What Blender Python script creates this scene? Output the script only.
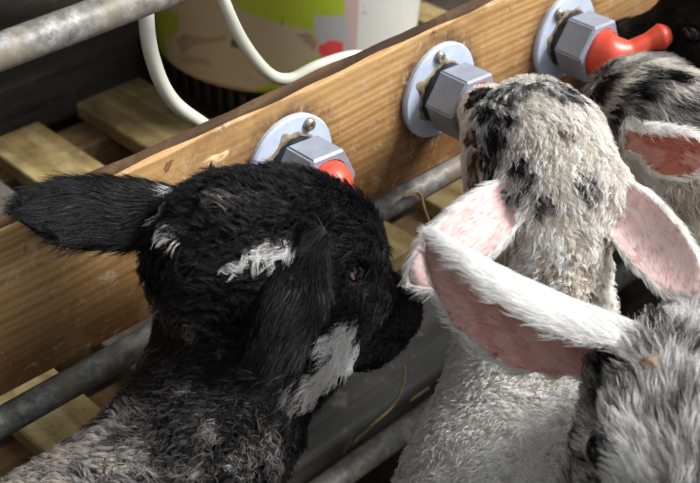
import bpy, bmesh, math, random
import numpy as np
from mathutils import Vector, Matrix
from mathutils.bvhtree import BVHTree

for o in list(bpy.data.objects):
    bpy.data.objects.remove(o)
S = bpy.context.scene
COL = S.collection
rng = np.random.default_rng(7)
random.seed(7)

# ------------------------------------------------------------------ camera
# world: x along the feeding board (to the right, receding), y behind it, z up, metres
W, H, FPX = 700, 483, 1250.0
PITCH, YAW = math.radians(36.10), math.radians(45.96)
CF = np.array([math.cos(YAW)*math.cos(PITCH), math.sin(YAW)*math.cos(PITCH), -math.sin(PITCH)])
CR = np.array([math.sin(YAW), -math.cos(YAW), 0.0])
CU = np.cross(CR, CF)
CC = np.array([-0.5436, -0.48, 0.782])
cam = bpy.data.cameras.new('camera')
cam.lens = FPX/W*36.0; cam.sensor_width = 36.0; cam.sensor_fit = 'HORIZONTAL'
cam.clip_start = 0.01
cam.dof.use_dof = True; cam.dof.focus_distance = 0.68; cam.dof.aperture_fstop = 16.0
co = bpy.data.objects.new('camera', cam); COL.objects.link(co)
m = Matrix((CR.tolist(), CU.tolist(), (-CF).tolist())).transposed().to_4x4()
m.translation = Vector(CC); co.matrix_world = m
S.camera = co

# ------------------------------------------------------------------ light
world = bpy.data.worlds.new('barn_daylight'); S.world = world; world.use_nodes = True
bg = world.node_tree.nodes['Background']
bg.inputs[0].default_value = (0.86, 0.93, 1.0, 1); bg.inputs[1].default_value = 0.66
sun = bpy.data.lights.new('daylight_from_barn_door', 'SUN')
sun.energy = 4.0; sun.angle = math.radians(26); sun.color = (1.0, 0.99, 0.98)
so = bpy.data.objects.new('daylight_from_barn_door', sun); COL.objects.link(so)
SUN_TO = Vector((0.55, -0.50, 0.70)).normalized()      # towards the sun
so.rotation_euler = SUN_TO.to_track_quat('Z', 'Y').to_euler(); so.location = (1, -1.5, 3)
S.view_settings.view_transform = 'Standard'; S.view_settings.look = 'None'
S.view_settings.gamma = 1.0; S.view_settings.use_curve_mapping = False
S.view_settings.exposure = 0.42

# ------------------------------------------------------------------ helpers
def ray(px, py):
    return CF + CR*(px-W/2)/FPX - CU*(py-H/2)/FPX
def at(px, py, depth):
    return CC + ray(px, py)*depth
def at_y(px, py, y):
    r = ray(px, py); return CC + r*((y-CC[1])/r[1])
def at_z(px, py, z):
    r = ray(px, py); return CC + r*((z-CC[2])/r[2])
def camdir(r, u, f):
    v = CR*r + CU*u + CF*f; return v/np.linalg.norm(v)
def nrm(v):
    v = np.asarray(v, float); return v/np.linalg.norm(v)

def tag(o, label=None, cat=None, group=None, kind=None):
    if label: o['label'] = label
    if cat: o['category'] = cat
    if group: o['group'] = group
    if kind: o['kind'] = kind
    return o
def empty(name, loc=(0, 0, 0)):
    o = bpy.data.objects.new(name, None); o.location = loc; o.empty_display_size = 0.02
    COL.objects.link(o); return o
def obj(name, me, mat=None, parent=None, smooth=False):
    if isinstance(me, bmesh.types.BMesh):
        b = me; me = bpy.data.meshes.new(name); b.normal_update(); b.to_mesh(me); b.free()
    o = bpy.data.objects.new(name, me); COL.objects.link(o)
    if mat and not me.materials: me.materials.append(mat)
    if smooth: me.shade_smooth()
    if parent:
        o.parent = parent
        o.matrix_parent_inverse = Matrix.Translation(-Vector(parent.location))
    return o
def bm_box(lo, hi, bev=0.0, seg=2):
    b = bmesh.new(); bmesh.ops.create_cube(b, size=1)
    lo, hi = Vector(lo), Vector(hi)
    for v in b.verts:
        v.co = Vector([(lo[i]+hi[i])/2 + v.co[i]*(hi[i]-lo[i]) for i in range(3)])
    if bev: bmesh.ops.bevel(b, geom=b.edges[:], offset=bev, segments=seg, affect='EDGES', profile=0.6)
    return b
def catmull(pts, n=10):
    P = [np.asarray(p, float) for p in pts]; P = [2*P[0]-P[1]] + P + [2*P[-1]-P[-2]]
    out = []
    for i in range(1, len(P)-2):
        for k in range(n):
            t = k/n; a, b, c, d = P[i-1:i+3]
            out.append(0.5*((2*b)+(-a+c)*t+(2*a-5*b+4*c-d)*t*t+(-a+3*b-3*c+d)*t**3))
    out.append(P[-2]); return out
def bm_tube(pts, rad, seg=12, wob=0.0):
    b = bmesh.new(); pts = [Vector(p) for p in pts]; n = len(pts); rings = []
    rads = rad if hasattr(rad, '__len__') else [rad]*n
    ref = None
    for i, p in enumerate(pts):
        t = (pts[min(i+1, n-1)] - pts[max(i-1, 0)]).normalized()
        if ref is None:
            ref = t.orthogonal().normalized()
        ref = (ref - t*ref.dot(t)).normalized(); bi = t.cross(ref)
        rr = []
        for k in range(seg):
            a = 2*math.pi*k/seg; r = rads[i]*(1+wob*random.uniform(-1, 1))
            rr.append(b.verts.new(p + ref*(r*math.cos(a)) + bi*(r*math.sin(a))))
        rings.append(rr)
    for i in range(n-1):
        for k in range(seg):
            b.faces.new((rings[i][k], rings[i][(k+1) % seg], rings[i+1][(k+1) % seg], rings[i+1][k]))
    b.faces.new(rings[0][::-1]); b.faces.new(rings[-1])
    return b

# ------------------------------------------------------------------ procedural materials
def mat_new(name):
    mt = bpy.data.materials.new(name); mt.use_nodes = True
    nt = mt.node_tree; return mt, nt, nt.nodes['Principled BSDF']
def ramp(nt, fac, stops):
    r = nt.nodes.new('ShaderNodeValToRGB'); el = r.color_ramp.elements
    while len(el) < len(stops): el.new(0.5)
    for e, (p, c) in zip(el, stops):
        e.position = p; e.color = (*c, 1) if len(c) == 3 else c
    nt.links.new(fac, r.inputs[0]); return r.outputs[0]
def noise(nt, vec, scale, detail=4, rough=0.55, dist=0.0):
    n = nt.nodes.new('ShaderNodeTexNoise'); n.inputs['Scale'].default_value = scale
    n.inputs['Detail'].default_value = detail; n.inputs['Roughness'].default_value = rough
    n.inputs['Distortion'].default_value = dist
    nt.links.new(vec, n.inputs['Vector']); return n.outputs['Fac']
def coords(nt, sc=(1, 1, 1), rot=(0, 0, 0), loc=(0, 0, 0)):
    t = nt.nodes.new('ShaderNodeTexCoord'); mp = nt.nodes.new('ShaderNodeMapping')
    mp.inputs['Scale'].default_value = sc; mp.inputs['Rotation'].default_value = rot
    mp.inputs['Location'].default_value = loc
    nt.links.new(t.outputs['Object'], mp.inputs[0]); return mp.outputs[0]
def mixc(nt, fac, a, b, mode='MIX'):
    mx = nt.nodes.new('ShaderNodeMix'); mx.data_type = 'RGBA'; mx.blend_type = mode
    for s, v in ((mx.inputs[0], fac), (mx.inputs[6], a), (mx.inputs[7], b)):
        if hasattr(v, 'links'): nt.links.new(v, s)
        elif isinstance(v, (int, float)): s.default_value = v
        else: s.default_value = (*v, 1)
    return mx.outputs[2]
def bump(nt, bs, h, dist=0.001, strength=0.5):
    b = nt.nodes.new('ShaderNodeBump'); b.inputs['Distance'].default_value = dist
    b.inputs['Strength'].default_value = strength
    nt.links.new(h, b.inputs['Height']); nt.links.new(b.outputs[0], bs.inputs['Normal'])
def plain(name, c, rough=0.5, metal=0.0, mott=0.15, scale=60, spec=None):
    mt, nt, bs = mat_new(name); v = coords(nt)
    n = noise(nt, v, scale)
    c = np.array(c); a = tuple(np.clip(c*(1-mott), 0, 1)); b = tuple(np.clip(c*(1+mott), 0, 1))
    nt.links.new(ramp(nt, n, [(0.3, a), (0.7, b)]), bs.inputs['Base Color'])
    bs.inputs['Roughness'].default_value = rough; bs.inputs['Metallic'].default_value = metal
    if spec is not None: bs.inputs['Specular IOR Level'].default_value = spec
    return mt

def mat_wood(name, light, mid, dark, along='x', ring=(1.2, 60, 60), dirt=0.5, dirtcol=(0.06, 0.035, 0.02), rough=0.6, wscale=1.0, seed=0.0):
    mt, nt, bs = mat_new(name)
    sc = {'x': (1, 1, 1), 'y': (1, 1, 1)}[along]
    rot = (0, 0, 0) if along == 'x' else (0, 0, math.pi/2)
    v = coords(nt, sc, rot, (seed, seed*0.37, 0))
    # growth rings: wave across the grain, stretched along it
    mp = nt.nodes.new('ShaderNodeMapping'); mp.inputs['Scale'].default_value = (1.3, 9, 9); nt.links.new(v, mp.inputs[0])
    wv = nt.nodes.new('ShaderNodeTexWave'); wv.wave_type = 'BANDS'; wv.bands_direction = 'Z'
    wv.inputs['Scale'].default_value = 3.4*wscale; wv.inputs['Distortion'].default_value = 5.5
    wv.inputs['Detail'].default_value = 2.5; wv.inputs['Detail Scale'].default_value = 0.9
    nt.links.new(mp.outputs[0], wv.inputs['Vector'])
    c1 = ramp(nt, wv.outputs['Fac'], [(0.0, mid), (0.45, light), (0.8, light), (1.0, mid)])
    mp2 = nt.nodes.new('ShaderNodeMapping'); mp2.inputs['Scale'].default_value = (14, 380, 380); nt.links.new(v, mp2.inputs[0])
    fine = noise(nt, mp2.outputs[0], 1.0, 3)
    c2 = mixc(nt, 0.35, c1, ramp(nt, fine, [(0.3, mid), (0.7, light)]), 'MULTIPLY')
    c2 = mixc(nt, 0.55, c1, c2)
    d1 = noise(nt, v, 24, 7, 0.7, 0.4)
    d2 = noise(nt, v, 130, 4, 0.7)
    st = ramp(nt, d1, [(0.44, (0, 0, 0)), (0.66, (dirt, dirt, dirt))])
    c3 = mixc(nt, st, c2, dirtcol)
    sp = ramp(nt, d2, [(0.60, (0, 0, 0)), (0.70, (dirt*0.9,)*3)])
    c4 = mixc(nt, sp, c3, dark)
    nt.links.new(c4, bs.inputs['Base Color'])
    bs.inputs['Roughness'].default_value = rough; bs.inputs['Specular IOR Level'].default_value = 0.3
    bump(nt, bs, d2, 0.0015, 0.35)
    return mt
def mat_board():
    mt, nt, bs = mat_new('pine_board'); v = coords(nt)
    mp = nt.nodes.new('ShaderNodeMapping'); mp.inputs['Scale'].default_value = (1.0, 6, 6); mp.inputs['Rotation'].default_value = (0, math.radians(2.0), 0); nt.links.new(v, mp.inputs[0])
    wv = nt.nodes.new('ShaderNodeTexWave'); wv.wave_type = 'BANDS'; wv.bands_direction = 'Z'
    wv.inputs['Scale'].default_value = 5.2; wv.inputs['Distortion'].default_value = 7.0; wv.inputs['Detail'].default_value = 2.0; wv.inputs['Detail Scale'].default_value = 0.55
    nt.links.new(mp.outputs[0], wv.inputs['Vector'])
    g = ramp(nt, wv.outputs['Fac'], [(0.0, (0.40, 0.19, 0.055)), (0.35, (0.60, 0.36, 0.15)), (0.8, (0.66, 0.42, 0.19)), (1.0, (0.50, 0.27, 0.09))])
    big = noise(nt, v, 6, 3, 0.5)
    soft = mixc(nt, ramp(nt, big, [(0.40, (0.75,)*3), (0.62, (0.05,)*3)]), g, (0.62, 0.38, 0.165))
    mp2 = nt.nodes.new('ShaderNodeMapping'); mp2.inputs['Scale'].default_value = (10, 300, 300); nt.links.new(v, mp2.inputs[0])
    fine = noise(nt, mp2.outputs[0], 1.0, 3)
    c = mixc(nt, 0.5, soft, ramp(nt, fine, [(0.3, (0.72, 0.66, 0.58)), (0.65, (1, 1, 1))]), 'MULTIPLY')
    st = noise(nt, v, 9, 7, 0.7, 0.6)
    c = mixc(nt, ramp(nt, st, [(0.50, (0, 0, 0)), (0.68, (0.60,)*3)]), c, (0.20, 0.095, 0.035))
    # grime along the lower edge, deepened to paint shade over the lower half
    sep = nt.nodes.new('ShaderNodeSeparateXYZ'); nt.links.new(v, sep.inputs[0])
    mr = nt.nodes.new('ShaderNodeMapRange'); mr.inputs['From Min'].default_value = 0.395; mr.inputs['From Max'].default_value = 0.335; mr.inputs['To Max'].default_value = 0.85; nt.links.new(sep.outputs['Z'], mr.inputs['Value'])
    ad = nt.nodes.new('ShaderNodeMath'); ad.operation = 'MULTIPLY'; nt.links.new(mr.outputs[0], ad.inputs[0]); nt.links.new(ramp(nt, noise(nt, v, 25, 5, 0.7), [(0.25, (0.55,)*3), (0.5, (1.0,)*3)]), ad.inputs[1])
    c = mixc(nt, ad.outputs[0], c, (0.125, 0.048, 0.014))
    for q in ((288, 164), (437, 89), (562, 36)):  # uneven darker ring round each fitting
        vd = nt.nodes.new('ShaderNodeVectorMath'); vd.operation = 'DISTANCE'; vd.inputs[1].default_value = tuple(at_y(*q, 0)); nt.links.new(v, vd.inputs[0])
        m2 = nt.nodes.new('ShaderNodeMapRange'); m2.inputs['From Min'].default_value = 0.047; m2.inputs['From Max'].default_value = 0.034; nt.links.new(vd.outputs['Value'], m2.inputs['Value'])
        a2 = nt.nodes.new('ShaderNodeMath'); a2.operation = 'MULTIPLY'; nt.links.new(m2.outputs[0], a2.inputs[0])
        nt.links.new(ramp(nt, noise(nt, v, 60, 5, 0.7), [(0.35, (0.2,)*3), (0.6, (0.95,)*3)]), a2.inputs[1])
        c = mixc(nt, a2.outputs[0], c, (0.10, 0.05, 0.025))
    sc = noise(nt, v, 60, 8, 0.8, 1.2)
    c = mixc(nt, ramp(nt, sc, [(0.55, (0, 0, 0)), (0.64, (0.6,)*3)]), c, (0.62, 0.50, 0.38))
    dk_ = noise(nt, v, 95, 4, 0.7, 0.5)
    c = mixc(nt, ramp(nt, dk_, [(0.63, (0, 0, 0)), (0.70, (0.75,)*3)]), c, (0.09, 0.045, 0.02))
    nt.links.new(c, bs.inputs['Base Color']); bs.inputs['Roughness'].default_value = 0.6; bs.inputs['Specular IOR Level'].default_value = 0.25
    bump(nt, bs, dk_, 0.0015, 0.4)
    return mt
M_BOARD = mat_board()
M_SLAT = mat_wood('pallet_pine', (0.54, 0.42, 0.20), (0.38, 0.27, 0.11), (0.05, 0.035, 0.02), along='y', dirt=0.6, rough=0.8, seed=3.0)
M_SLATG = mat_wood('weathered_slat', (0.17, 0.15, 0.13), (0.11, 0.095, 0.08), (0.03, 0.025, 0.02), along='y', dirt=0.5, rough=0.85, seed=5.0)
M_STRING = mat_wood('pallet_bearer', (0.30, 0.19, 0.09), (0.2, 0.11, 0.05), (0.04, 0.03, 0.02), dirt=0.7, rough=0.85, seed=8.0)
M_BURN = mat_wood('dirty_board_top', (0.17, 0.10, 0.05), (0.07, 0.04, 0.022), (0.05, 0.03, 0.02), dirt=0.7, rough=0.85, seed=1.5)

def mat_dirty_plank(name, base, spot):
    mt, nt, bs = mat_new(name); v = coords(nt)
    mp = nt.nodes.new('ShaderNodeMapping'); mp.inputs['Scale'].default_value = (6, 90, 90); nt.links.new(v, mp.inputs[0])
    g = noise(nt, mp.outputs[0], 1.0, 5); b = np.array(base)
    c = ramp(nt, g, [(0.3, tuple(b*0.55)), (0.7, tuple(b*1.5))])
    s = noise(nt, v, 42, 3, 0.6); f = ramp(nt, s, [(0.60, (0, 0, 0)), (0.70, (0.75,)*3)])
    c = mixc(nt, f, c, spot)
    s2 = noise(nt, v, 9, 4); f2 = ramp(nt, s2, [(0.45, (0, 0, 0)), (0.75, (0.35,)*3)])
    c = mixc(nt, f2, c, spot)
    nt.links.new(c, bs.inputs['Base Color']); bs.inputs['Roughness'].default_value = 0.55
    bump(nt, bs, s, 0.002, 0.5)
    return mt
M_DPLANK = mat_dirty_plank('soiled_dark_plank', (0.10, 0.096, 0.088), (0.30, 0.29, 0.25))
M_GPLANK = mat_dirty_plank('soiled_grey_plank', (0.085, 0.075, 0.060), (0.17, 0.14, 0.10))

def mat_galv(name):
    mt, nt, bs = mat_new(name); v = coords(nt)
    n = noise(nt, v, 130, 6, 0.75); n2 = noise(nt, v, 28, 5, 0.7)
    c = ramp(nt, n, [(0.32, (0.09, 0.08, 0.065)), (0.5, (0.22, 0.21, 0.19)), (0.70, (0.42, 0.42, 0.41))])
    c = mixc(nt, ramp(nt, n2, [(0.48, (0, 0, 0)), (0.62, (0.75,)*3)]), c, (0.22, 0.175, 0.115))
    nt.links.new(c, bs.inputs['Base Color'])
    nt.links.new(ramp(nt, n2, [(0.4, (0.25,)*3), (0.6, (0.0,)*3)]), bs.inputs['Metallic'])
    bs.inputs['Roughness'].default_value = 0.5
    bump(nt, bs, n, 0.0008, 0.5)
    return mt
M_GALV = mat_galv('galvanised_pipe')
M_FLANGE = plain('pale_blue_plastic', (0.57, 0.64, 0.78), 0.35, mott=0.10, scale=90)
M_NUT = plain('grey_plastic', (0.29, 0.325, 0.39), 0.33, mott=0.10, scale=120)
M_TEAT = plain('red_rubber', (0.75, 0.085, 0.045), 0.35, mott=0.12, scale=90)
M_SCREW = plain('dirty_steel', (0.32, 0.28, 0.22), 0.4, 0.6, 0.4, 300)
M_MUCK = plain('dried_muck', (0.27, 0.22, 0.15), 0.9, mott=0.6, scale=160)
M_DARK = plain('black_plastic', (0.012, 0.012, 0.013), 0.55, mott=0.3)
M_HOSE = plain('cream_hose', (0.74, 0.72, 0.60), 0.35, mott=0.06, scale=25)
M_STRAW = plain('straw', (0.46, 0.34, 0.14), 0.6, mott=0.4, scale=120)
M_CHIP = plain('torn_wood', (0.68, 0.42, 0.22), 0.8, mott=0.35, scale=200)
M_NAIL = plain('black_iron', (0.012, 0.012, 0.014), 0.4, 0.2, 0.3, 200)
M_HOOF = plain('hoof', (0.035, 0.03, 0.026), 0.6)
M_EYE = plain('wet_dark_eye', (0.010, 0.007, 0.005), 0.06, mott=0.2, spec=0.7)
M_IRIS = plain('amber_iris', (0.10, 0.055, 0.02), 0.08, mott=0.5, scale=900)
M_LID = plain('pink_eyelid', (0.36, 0.20, 0.17), 0.45, mott=0.2, scale=300)
M_LIDD = plain('dark_eyelid', (0.03, 0.022, 0.02), 0.4, mott=0.2, scale=300)
M_HORN = plain('horn_bud', (0.24, 0.17, 0.11), 0.7, mott=0.35, scale=250)

def mat_floor():
    mt, nt, bs = mat_new('barn_floor'); v = coords(nt)
    n = noise(nt, v, 7, 6, 0.6); n2 = noise(nt, v, 55, 5, 0.7)
    c = ramp(nt, n, [(0.3, (0.020, 0.016, 0.012)), (0.7, (0.055, 0.045, 0.032))])
    c = mixc(nt, ramp(nt, n2, [(0.5, (0, 0, 0)), (0.7, (0.5,)*3)]), c, (0.09, 0.07, 0.04))
    nt.links.new(c, bs.inputs['Base Color']); bs.inputs['Roughness'].default_value = 0.9
    bump(nt, bs, n2, 0.004, 0.6)
    return mt
M_FLOOR = mat_floor()

# ------------------------------------------------------------------ structure
fl = bmesh.new(); bmesh.ops.create_grid(fl, x_segments=40, y_segments=40, size=2.5)
for v in fl.verts: v.co.z = 0.006*math.sin(v.co.x*7)*math.cos(v.co.y*9) - 0.006
tag(obj('floor', fl, M_FLOOR, smooth=True), kind='structure')

M_WALL = mat_wood('barn_boards', (0.10, 0.075, 0.05), (0.07, 0.05, 0.035), (0.03, 0.02, 0.015), dirt=0.6, rough=0.9, seed=4.0)
tag(obj('wall_back', bm_box((-2.5, 2.2, 0), (2.5, 2.26, 2.3)), M_WALL), kind='structure')
tag(obj('added_shade_ceiling', bm_box((-2.5, 0.12, 1.30), (2.5, 2.2, 1.36)), M_WALL), kind='structure')  # unseen low slab, added over the back half to darken the background
tag(obj('wall_left', bm_box((-2.5, -2.5, 0), (-2.44, 2.2, 2.3)), M_WALL), kind='structure')

# loose bedding on the floor behind the pallet (uncountable)
b = bmesh.new()
for i in range(1500):
    c = Vector((random.uniform(-0.5, 1.3), random.uniform(0.83, 1.6), 0.004+0.012*random.random()))
    a = random.uniform(0, math.pi); L = random.uniform(0.02, 0.06); d = Vector((math.cos(a), math.sin(a), random.uniform(-.12, .12)))
    s = Vector((-d.y, d.x, 0))*0.0013; u = Vector((0, 0, 0.0016))
    vs = [b.verts.new(c+d*L*k+o) for k in (-.5, .5) for o in (s, -s, u)]
    b.faces.new((vs[0], vs[1], vs[4], vs[3])); b.faces.new((vs[1], vs[2], vs[5], vs[4])); b.faces.new((vs[2], vs[0], vs[3], vs[5]))
tag(obj('straw_bedding', b, M_STRAW), 'loose trampled straw bedding scattered over the dark barn floor', 'straw', kind='stuff')

# ------------------------------------------------------------------ pallet behind the board
pal = empty('wooden_pallet', (0.1, 0.35, 0))
tag(pal, 'wooden pallet with pale pine slats lying on the floor behind the feeding board', 'pallet')
PZ = 0.12
slats = [(-0.255, -0.198, M_SLAT), (-0.155, -0.085, M_SLATG), (-0.062, 0.003, M_SLAT), (0.052, 0.135, M_SLAT), (0.185, 0.262, M_SLAT), (0.312, 0.385, M_SLATG), (0.43, 0.50, M_SLAT), (-0.37, -0.30, M_SLAT)]
for i, (x0, x1, mt) in enumerate(slats):
    obj('slat', bm_box((x0, 0.128, PZ-0.018), (x1, 0.552+0.006*math.sin(i*3), PZ), 0.0015, 1), mt, pal)
for y in (0.14, 0.30, 0.50):
    obj('bearer', bm_box((-0.38, y, 0.0), (0.51, y+0.045, PZ-0.018), 0.002, 1), M_STRING, pal)
# soiled planks running along the pen
pl = obj('soiled_plank', bm_box((-0.55, 0.012, 0.055), (0.75, 0.118, 0.105), 0.004, 2), M_DPLANK)
tag(pl, 'dark soiled plank with pale droppings lying below the gate between the lambs', 'plank')
for x in (-0.5, 0.68):
    obj('bearer', bm_box((x, 0.02, 0.0), (x+0.05, 0.11, 0.055), 0.002, 1), M_STRING, pl)
gp = obj('soiled_plank', bm_box((-0.55, 0.60, 0.075), (0.9, 0.80, 0.14), 0.004, 2), M_GPLANK)
tag(gp, 'broad grey weathered plank lying behind the pallet at upper left', 'plank')
for x in (-0.5, 0.8):
    obj('bearer', bm_box((x, 0.62, 0.0), (x+0.06, 0.78, 0.075), 0.002, 1), M_STRING, gp)

# ------------------------------------------------------------------ steel gate
gate = empty('steel_gate', (0, 0, 0))
tag(gate, 'galvanised steel pen gate with three round horizontal rails', 'gate')
def rail(p0, p1, r):
    pts = [np.array(p0)+(np.array(p1)-np.array(p0))*t for t in np.linspace(0, 1, 60)]
    return obj('rail', bm_tube(pts, r, 20, 0.008), M_GALV, gate, True)
rail((-0.78, -0.001, 0.516), (1.15, -0.001, 0.516), 0.0086)
rail((-0.78, -0.001, 0.308), (1.15, -0.001, 0.308), 0.0084)
rail((-0.78, -0.004, 0.086), (1.15, -0.004, 0.086), 0.0100)
for x in (-0.78, 1.15):
    obj('upright', bm_tube([(x, -0.001, 0.0), (x, -0.001, 0.10), (x, -0.001, 0.30), (x, -0.001, 0.53)], 0.012, 16), M_GALV, gate, True)
    obj('bracket', bm_box((x-0.008, -0.016, 0.074), (x+0.008, 0.010, 0.098), 0.002, 1), M_GALV, gate)

# ------------------------------------------------------------------ feeding board
BZ0, BZ1, BT = 0.3165, 0.4245, 0.013
b = bmesh.new()
# subdivided so that the edges are a little worn
nx = 160
prof = [(0.0, BZ0+0.002), (0.0, BZ1-0.0016), (0.0016, BZ1), (BT-0.0015, BZ1-0.0003), (BT, BZ1-0.002), (BT, BZ0+0.002), (BT-0.002, BZ0), (0.002, BZ0)]
rings = []
for i in range(nx+1):
    x = -0.62 + 1.65*i/nx
    rr = []
    for j, (y, z) in enumerate(prof):
        if j in (0, 5, 6, 7): z += max(0.0, -x)*0.019
        w = 0.0007*math.sin(x*37+j*1.7)+0.0005*math.sin(x*113+j*4)
        rr.append(b.verts.new((x, y, z+(w if j in (1, 2, 3, 4) else 0)-0.0005)))
    rings.append(rr)
for i in range(nx):
    for j in range(8):
        f = b.faces.new((rings[i][j], rings[i+1][j], rings[i+1][(j+1) % 8], rings[i][(j+1) % 8]))
        f.material_index = 1 if j in (2, 3) else 0
b.faces.new(rings[0]); b.faces.new(rings[-1][::-1])
bmesh.ops.recalc_face_normals(b, faces=b.faces[:])
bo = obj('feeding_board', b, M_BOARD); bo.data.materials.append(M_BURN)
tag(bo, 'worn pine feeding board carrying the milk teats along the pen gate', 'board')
# torn chip and the black nail beside it
def lump(name, c, r, mat, parent, seed=0, amp=0.4, sub=2):
    b = bmesh.new(); bmesh.ops.create_icosphere(b, subdivisions=sub, radius=1)
    rg = random.Random(seed)
    for v in b.verts:
        k = 1+rg.uniform(-amp, amp); v.co = Vector((c[0]+v.co.x*r[0]*k, c[1]+v.co.y*r[1]*k, c[2]+v.co.z*r[2]*k))
    return obj(name, b, mat, parent)
pc = at_y(214, 160, 0)
lump('torn_chip', pc, (0.009, 0.0015, 0.0035), M_CHIP, bo, 3, 0.35)
pn = at_y(206, 182, 0)
tag(obj('nail', bm_tube([pn+np.array([0.0, 0.004, -0.008]), pn+np.array([0, -0.003, -0.006]), pn+np.array([0.0, -0.006, 0.0]), pn+np.array([0, -0.0065, 0.012]), pn+np.array([0, -0.0065, 0.0165])], [0.0024, 0.0024, 0.0026, 0.0022, 0.0003], 10), M_NAIL, None, True),
    'small black pointed nail bent upward on the board left of the first teat', 'nail')

# ------------------------------------------------------------------ teat fittings
def lathe(profile, seg=40, c=(0, 0, 0)):       # profile: (radius, y)
    b = bmesh.new(); rings = []
    for r, y in profile:
        if r < 1e-6: rings.append([b.verts.new((c[0], c[1]+y, c[2]))])
        else: rings.append([b.verts.new((c[0]+r*math.cos(2*math.pi*k/seg), c[1]+y, c[2]+r*math.sin(2*math.pi*k/seg))) for k in range(seg)])
    for a, d in zip(rings, rings[1:]):
        for k in range(seg):
            q = [a[k % len(a)], a[(k+1) % seg % len(a)], d[(k+1) % seg % len(d)], d[k % len(d)]]
            q = [v for i, v in enumerate(q) if v not in q[:i]]
            if len(q) > 2: b.faces.new(q)
    bmesh.ops.recalc_face_normals(b, faces=b.faces[:]); return b
def fitting(label, x, z, hexrot, screw_ang, teat_path, teat_r, seed):
    t = empty('milk_teat_fitting', (x, 0, z)); tag(t, label, 'teat', 'milk teats on the feeding board')
    c = (x, 0, z)
    fl = obj('flange', lathe([(0, -0.0001), (0.033, -0.0001), (0.0332, -0.0028), (0.0322, -0.0042), (0.022, -0.0050), (0.0, -0.0050)], 64, c), M_FLANGE, t, False)
    a = math.radians(screw_ang)
    sc = obj('screw', lathe([(0, -0.0045), (0.0042, -0.0045), (0.0043, -0.006), (0.0030, -0.0078), (0.0014, -0.0078), (0.0012, -0.0066), (0, -0.0066)], 20, (x+0.0275*math.cos(a), 0, z+0.0275*math.sin(a))), M_SCREW, fl, False)
    obj('collar', lathe([(0.0, -0.004), (0.0205, -0.004), (0.0205, -0.0125), (0.0, -0.0125)], 40, c), M_DARK, t)
    # hexagonal nut with chamfered corners
    b = bmesh.new(); R = 0.0242
    vs = []
    for y, k in ((-0.0112, 0.96), (-0.0122, 1.0), (-0.0328, 1.0), (-0.0344, 0.94)):
        vs.append([b.verts.new((x+R*k*math.cos(math.radians(hexrot+60*i)), y, z+R*k*math.sin(math.radians(hexrot+60*i)))) for i in range(6)])
    inner = [[b.verts.new((x+0.0175*math.cos(math.radians(hexrot+60*i/4)), y, z+0.0175*math.sin(math.radians(hexrot+60*i/4)))) for i in range(24)] for y in (-0.0344, -0.030)]
    for p, q in zip(vs, vs[1:]):
        for i in range(6): b.faces.new((p[i], p[(i+1) % 6], q[(i+1) % 6], q[i]))
    b.faces.new(vs[0])
    for i in range(6):
        ring = [inner[0][(i*4+k) % 24] for k in range(5)]
        b.faces.new([vs[3][i], vs[3][(i+1) % 6]] + ring[::-1])
    for i in range(24): b.faces.new((inner[0][i], inner[0][(i+1) % 24], inner[1][(i+1) % 24], inner[1][i]))
    b.faces.new(inner[1])
    bmesh.ops.recalc_face_normals(b, faces=b.faces[:])
    ed = [e for e in b.edges if abs(e.verts[0].co.y-e.verts[1].co.y) > 0.02]
    bmesh.ops.bevel(b, geom=ed, offset=0.0012, segments=2, affect='EDGES')
    obj('hex_nut', b, M_NUT, t)
    pts = catmull([np.array(c)+np.array(p) for p in teat_path], 6)
    n = len(teat_r); rr = np.interp(np.linspace(0, n-1, len(pts)), range(n), teat_r)
    obj('teat', bm_tube(pts, list(rr), 28), M_TEAT, t, True)
    # dried muck smeared round the nut
    rg = random.Random(seed); b = bmesh.new(); rows = []
    a0, a1 = rg.uniform(35, 60), rg.uniform(190, 230)
    for k in range(61):
        a = math.radians(a0+(a1-a0)*k/60); w = 0.0015+0.0075*(0.5+0.5*math.sin(k*0.31+seed*2))*math.sin(math.pi*k/60)*(0.65+0.35*math.sin(k*0.57+seed))*rg.uniform(0.92, 1.0)
        rows.append([b.verts.new((x+q*math.cos(a), -0.0046-dy, z+q*math.sin(a))) for q, dy in ((0.0195, 0.0), (0.0205, 0.0020*(0.8+0.2*math.sin(k*0.9))), (0.0205+w*0.6, 0.0014*(0.8+0.3*math.sin(k*0.7+1))), (0.0205+w, 0.0))])
    for p, q in zip(rows, rows[1:]):
        for k in range(3): b.faces.new((p[k], p[k+1], q[k+1], q[k]))
    obj('dried_muck', b, M_MUCK, t, True)
    return t
P1, P2, P3 = at_y(288, 164, 0), at_y(437, 89, 0), at_y(562, 36, 0)
fitting('grey hex-nut milk teat half hidden by the black lamb', P1[0], P1[2], 55, 62,
        [(0, -0.028, 0), (0, -0.035, 0), (0.001, -0.041, -0.002), (0.003, -0.048, -0.005), (0.006, -0.055, -0.008), (0.007, -0.059, -0.010)], [0.0165, 0.0168, 0.0145, 0.0085, 0.0075, 0.005], 1)
fitting('grey hex-nut milk teat the speckled white lamb is sucking', P2[0], P2[2], 55, 100,
        [(0, -0.028, 0), (0, -0.036, 0), (0.001, -0.043, 0), (0.004, -0.054, -0.003), (0.007, -0.062, -0.006)], [0.0165, 0.017, 0.015, 0.009, 0.007], 2)
fitting('grey hex-nut milk teat with twisted red rubber nipple at upper right', P3[0], P3[2], 55, 120,
        [(0, -0.028, 0), (0.000, -0.036, 0), (0.002, -0.044, 0.001), (0.011, -0.052, 0.004), (0.021, -0.058, 0.009), (0.029, -0.063, 0.012), (0.034, -0.066, 0.013)], [0.0160, 0.0172, 0.0155, 0.0075, 0.0065, 0.0095, 0.006], 3)

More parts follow.
